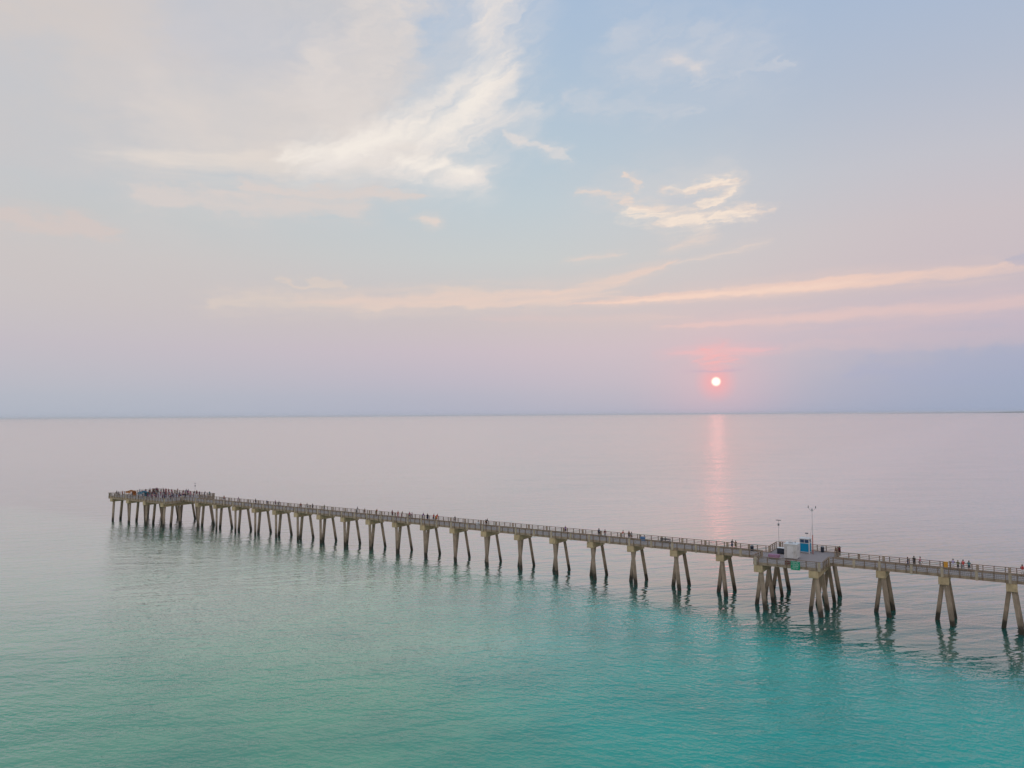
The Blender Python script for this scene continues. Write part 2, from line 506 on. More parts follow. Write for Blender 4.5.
def concrete(name, rgb, wet=False, var=0.26):
    mt, b = principled(name)
    p = pos(); z = sepxyz(p)[2]
    n = noise(p, 0.8, 5, 0.65); n2 = noise(xyz(sepxyz(p)[0] * 3, sepxyz(p)[1] * 3, z * 0.5), 1.0, 4, 0.6)
    c = mixc(sstep(n * 0.6 + n2 * 0.4, 0.3, 0.7), tuple(v * (1 - var) for v in rgb) + (1,), tuple(v * (1 + var) for v in rgb) + (1,))
    if wet:   # barnacles and weed up to the tide mark
        t = 1.0 - sstep(z + (n - 0.5) * 2.2, 0.65, 1.45)
        c = mixc(t, c, (0.018, 0.018, 0.016, 1))
        t2 = (1.0 - sstep(z + (n2 - 0.5) * 3.0, 1.0, 3.4)) * 0.6
        c = mixc(t2, c, (0.10, 0.085, 0.065, 1))
    put(b.inputs['Base Color'], c)
    b.inputs['Roughness'].default_value = 0.85
    b.inputs['Specular IOR Level'].default_value = 0.25
    bp = G.tree.nodes.new('ShaderNodeBump'); bp.inputs['Strength'].default_value = 0.3; bp.inputs['Distance'].default_value = 0.03
    put(bp.inputs['Height'], noise(p, 6.0, 4, 0.6))
    G.tree.links.new(bp.outputs[0], b.inputs['Normal'])
    return mt


M_PILE = concrete('pile_concrete', (0.43, 0.325, 0.24), wet=True)
M_CAP = concrete('cap_concrete', (0.60, 0.445, 0.265))
M_EDGE = concrete('edge_concrete', (0.40, 0.295, 0.21))
M_POSTC = concrete('pale_post_concrete', (0.52, 0.41, 0.30))
M_RAIL = mat('weathered_rail_wood', (0.27, 0.185, 0.13), 0.8, 0.25, 2.0)
M_BOARD = mat('grey_rail_board', (0.36, 0.31, 0.26), 0.8, 0.25, 2.0)


def deck_material():
    mt, b = principled('deck_planks')
    tc = G.tree.nodes.new('ShaderNodeTexCoord')
    p = V(tc.outputs['Object'])
    x, y, z = sepxyz(p)
    fx = mth('FRACT', x * (1 / 0.28))
    gap = 1.0 - sstep(mth('ABSOLUTE', fx - 0.5), 0.40, 0.47)
    row = mth('FLOOR', x * (1 / 0.28))
    tone = noise(xyz(row * 7.31, 0.0, 0.0), 1.0, 0)
    n = noise(p, 0.5, 4, 0.6)
    c = mixc(tone * 0.5 + n * 0.5, (0.33, 0.265, 0.25, 1), (0.49, 0.40, 0.375, 1))
    c = mixc(gap, (0.05, 0.045, 0.045, 1), c)
    put(b.inputs['Base Color'], c)
    b.inputs['Roughness'].default_value = 0.8
    return mt


M_DECK = deck_material()

pier = empty('fishing_pier', (C0.x, C0.y, 0), RZ)
tag(pier, 'long concrete fishing pier on leaning piles crossing the calm sea', 'pier')

pile_count = 0
stuff_piles = MB()


def pile(cap, at_, ct, af, cf, stuff=False):
    """one battered square pile from the cap (at_, ct) to the water (af, cf)"""
    global pile_count
    dz = CAPB
    k = -1.5 / dz
    top = (-at_, ct, CAPB + 0.05)
    foot = (-(af + (at_ - af) * k), cf + (ct - cf) * k, -1.5)
    if stuff or pile_count >= 100:
        stuff_piles.bar(foot, top, 0.58)
        return
    pile_count += 1
    MB().bar(foot, top, 0.58).build('pile', M_PILE, cap, 0.04)


A_CAP = 0.92


def bent(i, stuff=False):
    a0 = i * SP + (0.4 if 3 <= i <= 4 else 0.0) if i < 24 else 211.5 + 9.4 * (i - 24)
    ac = a0 + A_CAP
    mid = 3 <= i <= 4
    head = i >= 24
    hw = 8.35 if (mid or head) else 2.62
    cp = MB().box(-(ac - 0.72), -(ac + 0.72), -hw, hw, CAPB, CAPT).build('pile_cap', M_CAP, pier, 0.04)
    A1, A2 = a0 + 0.62, a0 + 1.22           # landward-leaning row, seaward-leaning row
    F1, F2 = a0 - 0.15, a0 + 2.1
    if not (mid or head):
        pile(cp, A1, -2.1, F1, -2.64, stuff)
        pile(cp, A2, 0.0, F2, 0.12, stuff)
        pile(cp, A1, 2.1, F1, 2.64, stuff)
    else:
        for ct, cf in ((-7.6, -8.3), (-2.9, -3.0), (2.9, 3.1), (7.6, 8.3)):
            pile(cp, A1, ct, F1, cf)
        for ct in ((-5.2, 0.3, 5.9) if mid else (-4.6, 4.6)):
            pile(cp, A2, ct, F2, ct)


for i in range(0, 28): bent(i)
for i in (-1, -2, -3, -4, -5): bent(i, True)
o = stuff_piles.build('pile', M_PILE, pier)
o['kind'] = 'stuff'

MID0, MID1 = 26.5, 37.3          # the mid-pier platform
HD0, HD1 = 210.6, 242.4          # the platform at the far end
PW = 8.2
L0 = -5 * SP - 2

# decks
def deck(a0, a1, hw, name='deck_span', low=0.0):
    d = MB().box(-a0, -a1, -hw, hw, SOFF + 0.06, DECK).build(name, M_DECK, pier)
    for s in (-1, 1):
        MB().box(-a0, -a1, s * (hw + 0.003), s * (hw + 0.10), SOFF - low, DECK + 0.12).build('edge_beam', M_EDGE, d)
    return d


edges = []
x = L0
brk = [L0] + [i * SP + A_CAP for i in range(-4, 3)] + [MID0]
brk2 = [MID1] + [i * SP + A_CAP for i in range(5, 24)] + [HD0]
for seq in (brk, brk2):
    for p_, q_ in zip(seq, seq[1:]): deck(p_ + 0.025, q_ - 0.025, HW)
for p_, q_ in ((MID0, MID1), (HD0, HD1)):
    low = 0.35 if p_ == HD0 else 0.0
    d = deck(p_, q_, PW, 'platform_deck', low)
    for a_, sgn in ((p_, 1), (q_, -1)):
        for c0_, c1_ in ((-PW, -HW - 0.11), (HW + 0.11, PW)) if not (a_ == HD1) else ((-PW, PW),):
            MB().box(-(a_ - sgn * 0.003), -(a_ - sgn * 0.1), c0_, c1_, SOFF - low, DECK + 0.12).build('edge_beam', M_EDGE, d)
    # stringers carry the deck between the two rows of caps
    for c_ in (-6.5, -4, -1.4, 1.4, 4, 6.5):
        MB().box(-(p_ + 0.3), -(q_ - 0.3), c_ - 0.18, c_ + 0.18, SOFF - 0.03, SOFF + 0.055).build('stringer', M_EDGE, d)

# railings
posts_made = 0
post_stuff = MB()
pale_made = 0
pale_stuff = MB()


def rail_run(p, q, normal, near=True, pale_at=()):
    """one railing panel from p to q (pier-local x, y); boards, top rail, wooden posts, pale posts"""
    global posts_made, pale_made
    p, q = Vector((p[0], p[1], 0)), Vector((q[0], q[1], 0))
    L = (q - p).length
    t = (q - p).normalized()
    nrm = Vector((normal[0], normal[1], 0))
    out = nrm * 0.17
    e = MB()
    def seg(off, z, w, h):
        a_ = p + out + nrm * off; b_ = q + out + nrm * off
        e.bar((a_.x, a_.y, z), (b_.x, b_.y, z), w, h)
    seg(-0.085, 7.98, 0.035, 0.09); seg(-0.085, 8.24, 0.035, 0.09); seg(-0.085, 8.52, 0.035, 0.09)
    r = e.build('railing', M_BOARD, pier)
    g = MB(); a_ = p + out; b_ = q + out
    g.bar((a_.x, a_.y, RAIL), (b_.x, b_.y, RAIL), 0.24, 0.07)
    g.build('top_rail', M_RAIL, r)
    n = max(1, round(L / 1.469))
    for k in range(n):
        f = (k + 0.5) / n
        c = p + t * (L * f) + out
        tgt = MB() if posts_made < 100 else post_stuff
        tgt.bar((c.x, c.y, SOFF + 0.1), (c.x, c.y, RAIL - 0.035), 0.13)
        if posts_made < 100: tgt.build('post', M_RAIL, r)
        posts_made += 1
    for f in pale_at:
        c = p + t * (L * f) + nrm * 0.19
        hx = 0.2
        tgt = MB() if pale_made < 100 else pale_stuff
        u = t * hx; v_ = nrm * 0.085
        lo = [c - u - v_, c + u - v_, c + u + v_, c - u + v_]
        tgt.hexa([(w.x, w.y, SOFF - 0.04) for w in lo] + [(w.x, w.y, RAIL + 0.04) for w in lo])
        if pale_made < 100: tgt.build('pale_post', M_POSTC, r, 0.015)
        pale_made += 1


spans = [(i * SP + A_CAP, (i + 1) * SP + A_CAP) for i in range(0, 23)]
for a0, a1 in spans:
    if a1 <= MID0 or a0 >= MID1 - 0.5:
        segs = [(a0, a1)]
    elif a0 < MID0: segs = [(a0, MID0)]
    elif a0 < MID1 < a1: segs = [(MID1, a1)]
    else: continue
    for p_, q_ in segs:
        for s in (-1, 1):
            rail_run((-p_, s * HW), (-q_, s * HW), (0, s), pale_at=(0.02, 0.5) if q_ - p_ > 6 else (0.5,))
for s in (-1, 1):
    rail_run((-(23 * SP + A_CAP), s * HW), (-HD0, s * HW), (0, s), pale_at=(0.05,))
    rail_run((-L0, s * HW), (-A_CAP, s * HW), (0, s))
for a0, a1, open_end in ((MID0, MID1, True), (HD0, HD1, False)):
    for s in (-1, 1):
        n = 1 if open_end else 3
        for k in range(n):
            p_, q_ = a0 + (a1 - a0) * k / n, a0 + (a1 - a0) * (k + 1) / n
            rail_run((-p_, s * PW), (-q_, s * PW), (0, s), pale_at=(0.03, 0.97) if n == 1 else (0.03,))
        rail_run((-a0, s * (HW + 0.3)), (-a0, s * PW), (1, 0), pale_at=(0.03,))
        if open_end: rail_run((-a1, s * (HW + 0.3)), (-a1, s * PW), (-1, 0), pale_at=(0.03,))
    if not open_end:
        rail_run((-a1, -PW), (-a1, PW), (-1, 0), pale_at=(0.02, 0.5, 0.98))
if post_stuff.v:
    post_stuff.build('post', M_RAIL, pier)['kind'] = 'stuff'
if pale_stuff.v:
    pale_stuff.build('pale_post', M_POSTC, pier)['kind'] = 'stuff'

# ------------------------------------------------------------------ things on the pier
M_WHITE = mat('white_paint', (0.74, 0.73, 0.72), 0.5, 0.06, 1.2)
M_WHITE2 = mat('weathered_white_paint', (0.66, 0.64, 0.62), 0.6, 0.08, 1.2, stain=(0.42, 0.38, 0.34))
M_BLUE = mat('blue_panel', (0.0, 0.27, 0.50), 0.45, 0.10, 2.0)
M_GLASS = mat('dark_glass', (0.03, 0.07, 0.15), 0.08, 0.1, 2.0, spec=0.6)
M_STEEL = mat('grey_steel', (0.24, 0.24, 0.25), 0.5, 0.12, 3.0, metal=0.3)
M_PALESTEEL = mat('pale_steel', (0.55, 0.54, 0.54), 0.5, 0.08, 3.0)
M_REDSTEEL = mat('red_painted_steel', (0.50, 0.16, 0.13), 0.5, 0.12, 3.0)
M_DARK = mat('dark_plastic', (0.035, 0.045, 0.065), 0.5, 0.2, 3.0)
M_GREEN = mat('green_sign_face', (0.0, 0.33, 0.17), 0.45, 0.05, 1.0)
M_MAUVE = mat('mauve_cloth', (0.40, 0.22, 0.32), 0.9, 0.15, 2.5)
M_ORANGE = mat('orange_plastic', (0.72, 0.36, 0.05), 0.5, 0.08, 2.0)
M_RED = mat('dark_red_plastic', (0.22, 0.03, 0.03), 0.5, 0.15, 2.0)
M_CBLUE = mat('blue_plastic', (0.10, 0.22, 0.42), 0.5, 0.1, 2.0)
M_OCLOTH = mat('orange_canvas', (0.55, 0.25, 0.09), 0.9, 0.2, 1.5)
M_TCLOTH = mat('teal_canvas', (0.10, 0.24, 0.31), 0.9, 0.25, 1.5)


def put_on_pier(name, a, c, label, cat, group=None, z=DECK, turn=0.0):
    e = empty(name, W(a, c, z), RZ + turn)
    tag(e, label, cat, group)
    return e


# white storage shed: local x runs landward, y away from the camera
t = put_on_pier('storage_shed', 32.65, -1.05, 'white box shed standing in the middle of the mid-pier platform', 'shed')
MB().box(-1.05, 1.05, -1.2, 1.2, 0.12, 2.5).build('wall', M_WHITE2, t, 0.02)
MB().box(-1.15, 1.15, -1.3, 1.3, 2.503, 2.62).build('roof', M_WHITE, t, 0.02)
b_ = MB()
for sx in (-0.9, 0.9): b_.box(sx - 0.08, sx + 0.08, -1.15, 1.15, 0.0, 0.117)
b_.build('skid', M_STEEL, t)
d_ = MB().box(-0.55, 0.45, -1.235, -1.203, 0.2, 2.2).build('door', M_WHITE, t, 0.008)
MB().box(0.28, 0.34, -1.29, -1.238, 1.05, 1.25).build('handle', M_STEEL, d_)
v_ = MB().box(1.053, 1.075, -0.5, 0.5, 1.5, 2.1).build('vent', M_PALESTEEL, t)
u_ = MB().box(-0.5, 0.1, -0.3, 0.3, 2.623, 2.85).build('roof_vent', M_PALESTEEL, t, 0.03)
MB().tube((0.5, 0.2, 2.62), (0.5, 0.2, 2.95), 0.06).build('roof_pipe', M_STEEL, t)

# blue and white booth
t = put_on_pier('lookout_booth', 31.9, 5.9, 'small blue-panelled booth with white frame and dark windows beside the tall mast', 'booth')
fr = MB()
for sx in (-0.8, 0.8):
    for sy in (-0.8, 0.8): fr.box(sx - 0.07, sx + 0.07, sy - 0.07, sy + 0.07, 0, 2.5)
fr.build('frame', M_WHITE, t, 0.01)
for z0, z1 in ((0.12, 0.22), (1.72, 1.82), (2.42, 2.5)):
    k_ = MB()
    for s in (-1, 1):
        k_.box(-0.708, 0.708, s * 0.74, s * 0.85, z0, z1); k_.box(s * 0.74, s * 0.85, -0.708, 0.708, z0, z1)
    k_.build('rail_band', M_WHITE, t)
for s in (-1, 1):
    MB().box(-0.707, 0.707, s * 0.78, s * 0.82, 0.223, 1.717).build('panel', M_BLUE, t)
    MB().box(s * 0.78, s * 0.82, -0.707, 0.707, 0.223, 1.717).build('panel', M_BLUE, t)
    for x0, x1 in ((-0.705, -0.04), (0.04, 0.705)):
        MB().box(x0, x1, s * 0.785, s * 0.815, 1.823, 2.417).build('window', M_GLASS, t)
        MB().box(s * 0.785, s * 0.815, x0, x1, 1.823, 2.417).build('window', M_GLASS, t)
    MB().box(-0.037, 0.037, s * 0.77, s * 0.84, 1.823, 2.417).build('mullion', M_WHITE, t)
MB().box(-0.92, 0.92, -0.92, 0.92, 2.503, 2.60).build('roof', M_WHITE, t, 0.02)
MB().box(-0.7, 0.7, -0.7, 0.7, 0.02, 0.117).build('floor_slab', M_STEEL, t)
q_ = MB().tube((0.3, 0, 2.64), (0.3, 0, 3.35), 0.035).build('sensor_post', M_PALESTEEL, t)
MB().box(0.0, 0.55, -0.12, 0.12, 3.35, 3.55).build('sensor_head', M_STEEL, q_, 0.03)

# tall instrument mast
t = put_on_pier('instrument_mast', 30.41, 4.84, 'tall thin pale mast with forked sensors on top, right of the blue booth', 'mast')
MB().tube((0, 0, 0), (0, 0, 3.4), 0.09, 0.075).build('mast_base', M_REDSTEEL, t)
MB().tube((0, 0, 3.4), (0, 0, 8.2), 0.045, 0.03).build('pole', M_PALESTEEL, t)
MB().box(-0.22, 0.22, -0.22, 0.22, 0, 0.06).build('base_plate', M_STEEL, t)
k_ = MB().bar((-0.05, 0, 7.6), (-0.65, 0.1, 8.2), 0.05).bar((0.05, 0, 7.6), (0.65, -0.1, 8.2), 0.04).build('arm', M_PALESTEEL, t)
for s in (-1, 1):
    MB().tube((s * 0.65, -s * 0.1, 8.2), (s * 0.65, -s * 0.1, 8.62), 0.09, 0.06).build('wind_sensor', M_STEEL, t)
MB().tube((0, 0, 7.7), (0, 0, 8.1), 0.13, 0.13).build('rain_gauge', M_PALESTEEL, t)
MB().tube((-0.55, -0.3, 0), (-0.55, -0.3, 2.3), 0.07).build('guy_post', M_WHITE, t)
MB().tube((-0.55, -0.3, 2.2), (0, 0, 5.2), 0.015, n=6).build('guy_wire', M_STEEL, t)


def lamp_post(a, c, h, label, z=DECK):
    t = put_on_pier('lamp_post', a, c, label, 'lamp post', z=z)
    MB().tube((0, 0, 0), (0, 0, h), 0.045, 0.03).build('pole', M_PALESTEEL, t)
    MB().box(-0.2, 0.2, -0.2, 0.2, 0, 0.07).build('base_plate', M_STEEL, t)
    MB().box(-0.45, 0.45, -0.1, 0.1, h, h + 0.12).build('lamp_head', M_STEEL, t, 0.03)
    MB().box(-0.15, 0.15, -0.12, 0.12, h - 0.95, h - 0.55).build('control_box', M_STEEL, t, 0.03)
    return t


lamp_post(35.95, 3.4, 5.75, 'slim grey lamp post with flat crosspiece head at the left side of the mid-pier platform')
lamp_post(214.43, 4.0, 4.4, 'thin lamp post rising above the crowd on the far end platform')

# dark bin with a pale lid
t = put_on_pier('waste_bin', 35.3, 2.2, 'dark blue-grey box bin with a pale lid left of the white shed', 'bin')
MB().box(-0.62, 0.62, -0.45, 0.45, 0.10, 1.0).build('body', M_DARK, t, 0.04)
l_ = MB().box(-0.68, 0.68, -0.5, 0.5, 1.003, 1.10).build('lid', M_WHITE, t, 0.03)
MB().box(-0.2, 0.2, -0.56, -0.503, 1.02, 1.07).build('handle', M_STEEL, l_)
for sx in (-0.5, 0.5):
    MB().tube((sx, -0.4, 0.085), (sx, 0.4, 0.085), 0.085).build('wheel', M_DARK, t)

# mauve cloth covered table
t = put_on_pier('covered_table', 35.2, -3.2, 'low table under a mauve cloth at the left edge of the mid-pier platform', 'table')
MB().box(-0.80, 0.80, -0.5, 0.5, 0.70, 0.76).build('tabletop', M_RAIL, t)
for sx in (-0.72, 0.72):
    for sy in (-0.42, 0.42): MB().box(sx - 0.035, sx + 0.035, sy - 0.035, sy + 0.035, 0, 0.697).build('leg', M_RAIL, t)
bm = bmesh.new()
rows = []
for j, (k, z) in enumerate(((0.0, 0.79), (0.82, 0.785), (1.04, 0.76), (1.07, 0.55), (1.10, 0.30))):
    ring = []
    for i in range(32):
        g = 2 * math.pi * i / 32
        cx, sx = math.cos(g), math.sin(g)
        r_ = 1 / max(abs(cx) , abs(sx))
        wv = 1 + (0.035 * math.sin(g * 9) if j > 2 else 0)
        ring.append(bm.verts.new((0.82 * cx * r_ * max(k, 0.01) * wv, 0.52 * sx * r_ * max(k, 0.01) * wv, z)))
    rows.append(ring)
for p_, q_ in zip(rows, rows[1:]):
    for i in range(32): bm.faces.new((p_[i], p_[(i + 1) % 32], q_[(i + 1) % 32], q_[i]))
bm.faces.new(rows[0])
bmesh.ops.recalc_face_normals(bm, faces=bm.faces)
me = bpy.data.meshes.new('tablecloth'); bm.to_mesh(me); bm.free()
me.materials.append(M_MAUVE)
o = bpy.data.objects.new('tablecloth', me); COL.objects.link(o)
o.location = W(35.2, -3.2, DECK); o.rotation_euler.z = RZ
tag(o, 'mauve cloth hanging over the low table on the mid-pier platform', 'tablecloth')

# litter bins
def litter_bin(a, c, label):
    t = put_on_pier('litter_bin', a, c, label, 'litter bin', 'litter bins by the far railing')
    MB().tube((0, 0, 0.05), (0, 0, 0.95), 0.28, 0.31, 14).build('body', M_DARK, t)
    MB().tube((0, 0, 0.953), (0, 0, 1.12), 0.34, 0.20, 14).build('lid', M_STEEL, t)
    MB().tube((0, 0, 0.0), (0, 0, 0.047), 0.30, 0.30, 14).build('base', M_STEEL, t)


litter_bin(29.3, 7.4, 'round dark litter bin by the far railing of the mid-pier platform')
litter_bin(40.4, 1.95, 'round dark litter bin on the narrow walkway left of the mid-pier platform')


def cooler(a, c, body, label, w=0.7, h=0.5, name='cooler_box', cat='cooler', turn=0.0):
    t = put_on_pier(name, a, c, label, cat, turn=turn)
    MB().box(-w / 2, w / 2, -0.24, 0.24, 0.0, h * 0.78).build('body', body, t, 0.03)
    l_ = MB().box(-w / 2 - 0.02, w / 2 + 0.02, -0.26, 0.26, h * 0.78 + 0.003, h).build('lid', body, t, 0.03)
    MB().bar((-w / 2 - 0.035, 0, h * 0.5), (-w / 2 - 0.035, 0, h * 0.75), 0.03).bar((w / 2 + 0.035, 0, h * 0.5), (w / 2 + 0.035, 0, h * 0.75), 0.03).build('handle', M_STEEL, t)
    return t


cooler(31.9, -7.5, M_RED, 'dark red cooler box behind the near railing left of the green sign', 0.9, 0.75)
cooler(61.94, 1.9, M_CBLUE, 'pale blue cooler box by the far railing on the walkway left of centre span', 0.9, 0.8)
cooler(102.65, 1.9, M_WHITE, 'white cooler box by the far railing near the middle of the pier', 0.7, 0.7)

# orange cabinet on the walkway
t = put_on_pier('life_ring_cabinet', 9.61, 1.95, 'bright orange cabinet on a post at the far railing near the right end', 'cabinet')
MB().box(-0.27, 0.27, -0.2, 0.2, 0.35, 1.15).build('body', M_ORANGE, t, 0.03)
MB().box(-0.23, 0.23, -0.225, -0.203, 0.40, 1.10).build('door', M_ORANGE, t, 0.01)
MB().box(-0.31, 0.31, -0.25, 0.25, 1.153, 1.22).build('roof', M_ORANGE, t, 0.02)
MB().box(-0.06, 0.06, -0.06, 0.06, 0.0, 0.347).build('post', M_RAIL, t)
t = put_on_pier('notice_post', 9.05, 2.0, 'short brown post beside the orange cabinet on the walkway', 'post')
MB().box(-0.08, 0.08, -0.08, 0.08, 0.0, 1.25).build('shaft', M_RAIL, t, 0.01)
MB().box(-0.14, 0.14, -0.12, 0.12, 1.253, 1.36).build('cap', M_RAIL, t, 0.01)

# slatted bench
t = put_on_pier('bench', 57.2, 1.75, 'long dark slatted bench against the far railing, left of the mid-pier platform', 'bench')
for s in range(4): MB().box(-1.1, 1.1, -0.22 + s * 0.12, -0.13 + s * 0.12, 0.43, 0.47).build('seat_slat', M_DARK, t)
for s in range(3): MB().box(-1.1, 1.1, 0.25, 0.285, 0.56 + s * 0.13, 0.65 + s * 0.13).build('back_slat', M_DARK, t)
for sx in (-0.9, 0.9):
    MB().box(sx - 0.03, sx + 0.03, -0.2, 0.2, 0.0, 0.427).box(sx - 0.03, sx + 0.03, 0.203, 0.247, 0.0, 0.95).build('leg', M_STEEL, t)

# green sign with white lettering, facing the near water
t = put_on_pier('pier_sign', 30.45, -8.62, 'square green sign with white lettering on the near railing of the mid-pier platform', 'sign', z=0)
MB().box(-0.72, 0.72, -0.03, 0.03, 7.22, 8.62).build('board', M_GREEN, t, 0.01)
k_ = MB()
random.seed(5)
for zz, n, hh in ((8.28, 5, 0.22), (7.98, 6, 0.20), (7.42, 5, 0.22)):
    for i in range(n):
        x0 = -0.58 + 1.16 * i / n
        w_ = 1.16 / n
        k_.box(x0 + 0.02, x0 + 0.055, -0.042, -0.0305, zz, zz + hh)
        k_.box(x0 + 0.06, x0 + w_ - 0.03, -0.042, -0.0305, zz + hh - 0.035, zz + hh)
        if i % 2: k_.box(x0 + 0.06, x0 + w_ - 0.03, -0.042, -0.0305, zz, zz + 0.035)
k_.box(-0.45, 0.30, -0.042, -0.0305, 7.80, 7.86)
k_.hexa([(0.30, -0.042, 7.75), (0.48, -0.042, 7.83), (0.48, -0.0305, 7.83), (0.30, -0.0305, 7.75), (0.30, -0.042, 7.91), (0.481, -0.042, 7.831), (0.481, -0.0305, 7.831), (0.30, -0.0305, 7.91)])
k_.build('lettering', M_WHITE, t)
MB().box(-0.5, -0.42, 0.033, 0.23, 7.4, 7.48).box(0.42, 0.5, 0.033, 0.23, 7.4, 7.48).box(-0.5, -0.42, 0.033, 0.12, 8.4, 8.48).box(0.42, 0.5, 0.033, 0.12, 8.4, 8.48).build('bracket', M_STEEL, t)


# shade shelters on the far platform
def shelter(a, c, w, d, h, m_, label):
    t = put_on_pier('shade_shelter', a, c, label, 'shelter', 'cloth shelters on the far platform')
    for sx in (-1, 1):
        for sy in (-1, 1): MB().tube((sx * w / 2, sy * d / 2, 0), (sx * w / 2, sy * d / 2, h), 0.03, n=8).build('pole', M_STEEL, t)
    bm = bmesh.new()
    n = 12
    g = [[bm.verts.new((-w / 2 - 0.1 + (w + 0.2) * i / n, -d / 2 - 0.1 + (d + 0.2) * j / n,
          h + 0.5 * (1 - max(abs(2 * i / n - 1), abs(2 * j / n - 1))) ** 1.2 + 0.02 * math.sin(i * 2.1 + j))) for j in range(n + 1)] for i in range(n + 1)]
    for i in range(n):
        for j in range(n): bm.faces.new((g[i][j], g[i + 1][j], g[i + 1][j + 1], g[i][j + 1]))
    bmesh.ops.solidify(bm, geom=list(bm.faces), thickness=0.02)
    me = bpy.data.meshes.new('canopy'); bm.to_mesh(me); bm.free(); me.materials.append(m_)
    o = bpy.data.objects.new('canopy', me); COL.objects.link(o); o.parent = t
    MB().box(-w / 2 + 0.04, w / 2 - 0.04, d / 2 - 0.01, d / 2 + 0.01, 0.1, h - 0.02).build('side_curtain', m_, t)
    MB().box(-w / 2 - 0.1, w / 2 + 0.1, -d / 2 - 0.115, -d / 2 - 0.10, h - 0.45, h + 0.0).build('valance', m_, t)


shelter(236.4, -4.2, 2.6, 1.9, 1.55, M_OCLOTH, 'brown-orange cloth shelter on the left part of the far end platform')
shelter(230.6, -3.4, 2.7, 2.0, 1.5, M_TCLOTH, 'teal cloth shelter on the far end platform right of the orange one')


# ------------------------------------------------------------------ people
def person_mesh(pose):
    """one continuous skinned body; +y is where the person faces"""
    J = {}
    lean = {'stand': 0.0, 'walk': 0.03, 'lean': 0.20, 'hold': 0.02}[pose]
    def tor(z, y=0.0): return y + lean * max(0, (z - 0.92)) / 0.55
    J['pelvis'] = (0, 0, 0.95, 0.135)
    J['waist'] = (0, tor(1.12), 1.12, 0.115)
    J['chest'] = (0, tor(1.32) - 0.01, 1.32, 0.140)
    J['collar'] = (0, tor(1.43), 1.43, 0.085)
    J['neck'] = (0, tor(1.49, 0.01), 1.49, 0.052)
    J['jaw'] = (0, tor(1.56, 0.025), 1.555, 0.072)
    J['skull'] = (0, tor(1.63, 0.015), 1.635, 0.092)
    J['crown'] = (0, tor(1.69, 0.005), 1.69, 0.06)
    J['nose'] = (0, tor(1.62, 0.118), 1.605, 0.014)
    E = [('pelvis', 'waist'), ('waist', 'chest'), ('chest', 'collar'), ('collar', 'neck'), ('neck', 'jaw'), ('jaw', 'skull'), ('skull', 'crown'), ('skull', 'nose')]
    for s, n in ((-1, 'l'), (1, 'r')):
        st = {'walk': 0.26 * s}.get(pose, 0.03 * s)
        J['ear' + n] = (s * 0.092, tor(1.62, 0.0), 1.615, 0.014); E.append(('skull', 'ear' + n))
        J['hip' + n] = (s * 0.095, 0.0, 0.88, 0.098)
        J['knee' + n] = (s * 0.11, 0.03 + st * 0.55, 0.50, 0.058)
        J['calf' + n] = (s * 0.115, st * 0.7 - 0.01, 0.34, 0.052)
        J['ankle' + n] = (s * 0.12, st - 0.02, 0.085, 0.037)
        J['toe' + n] = (s * 0.135, st + 0.14, 0.035, 0.032)
        E += [('pelvis', 'hip' + n), ('hip' + n, 'knee' + n), ('knee' + n, 'calf' + n), ('calf' + n, 'ankle' + n), ('ankle' + n, 'toe' + n)]
        sh = Vector((s * 0.19, tor(1.40), 1.40))
        if pose == 'lean': el, wr, dr = Vector((s * 0.25, 0.30, 1.15)), Vector((s * 0.14, 0.50, 1.16)), Vector((-s * 0.15, 0.98, -0.05))
        elif pose == 'hold': el, wr, dr = Vector((s * 0.25, 0.06, 1.13)), Vector((s * 0.10, 0.26, 1.26)), Vector((-s * 0.2, 0.7, 0.7))
        elif pose == 'walk': el, wr, dr = Vector((s * 0.24, -0.10 * s - 0.02, 1.13)), Vector((s * 0.25, -0.24 * s + 0.05, 0.90)), Vector((0, -0.35 * s + 0.1, -0.9))
        else: el, wr, dr = Vector((s * 0.25, -0.03, 1.12)), Vector((s * 0.26, 0.05, 0.86)), Vector((0.0, 0.12, -1))
        dr.normalize()
        J['sh' + n] = (*sh, 0.062); J['el' + n] = (*el, 0.040); J['wr' + n] = (*wr, 0.027)
        pm = wr + dr * 0.08
        J['palm' + n] = (*pm, 0.030)
        E += [('collar', 'sh' + n), ('sh' + n, 'el' + n), ('el' + n, 'wr' + n), ('wr' + n, 'palm' + n)]
        side = dr.cross(Vector((s, 0, 0)));
        if side.length < 0.1: side = Vector((0, 1, 0))
        side.normalize()
        for k, (off, ln) in enumerate(((0.034, 0.062), (0.012, 0.074), (-0.012, 0.070), (-0.034, 0.054))):
            b1 = pm + dr * 0.035 + side * off
            b2 = b1 + dr * ln + Vector((-s * 0.018, 0, 0))
            J[f'f{k}{n}'] = (*b1, 0.010); J[f'g{k}{n}'] = (*b2, 0.008)
            E += [('palm' + n, f'f{k}{n}'), (f'f{k}{n}', f'g{k}{n}')]
        tb = wr + dr * 0.05 + side * 0.045
        J['t' + n] = (*tb, 0.011); J['u' + n] = (*(tb + dr * 0.05 + side * 0.012), 0.009)
        E += [('wr' + n, 't' + n), ('t' + n, 'u' + n)]
    names = list(J)
    idx = {n: i for i, n in enumerate(names)}
    me = bpy.data.meshes.new('skeleton')
    me.from_pydata([J[n][:3] for n in names], [(idx[a], idx[b]) for a, b in E], [])
    o = bpy.data.objects.new('skeleton', me); COL.objects.link(o)
    md = o.modifiers.new('skin', 'SKIN'); md.use_smooth_shade = True
    for i, n in enumerate(names):
        me.skin_vertices[0].data[i].radius = (J[n][3],) * 2
        me.skin_vertices[0].data[i].use_root = n == 'pelvis'
    o.modifiers.new('sub', 'SUBSURF').levels = 1
    dg = bpy.context.evaluated_depsgraph_get()
    out = bpy.data.meshes.new_from_object(o.evaluated_get(dg))
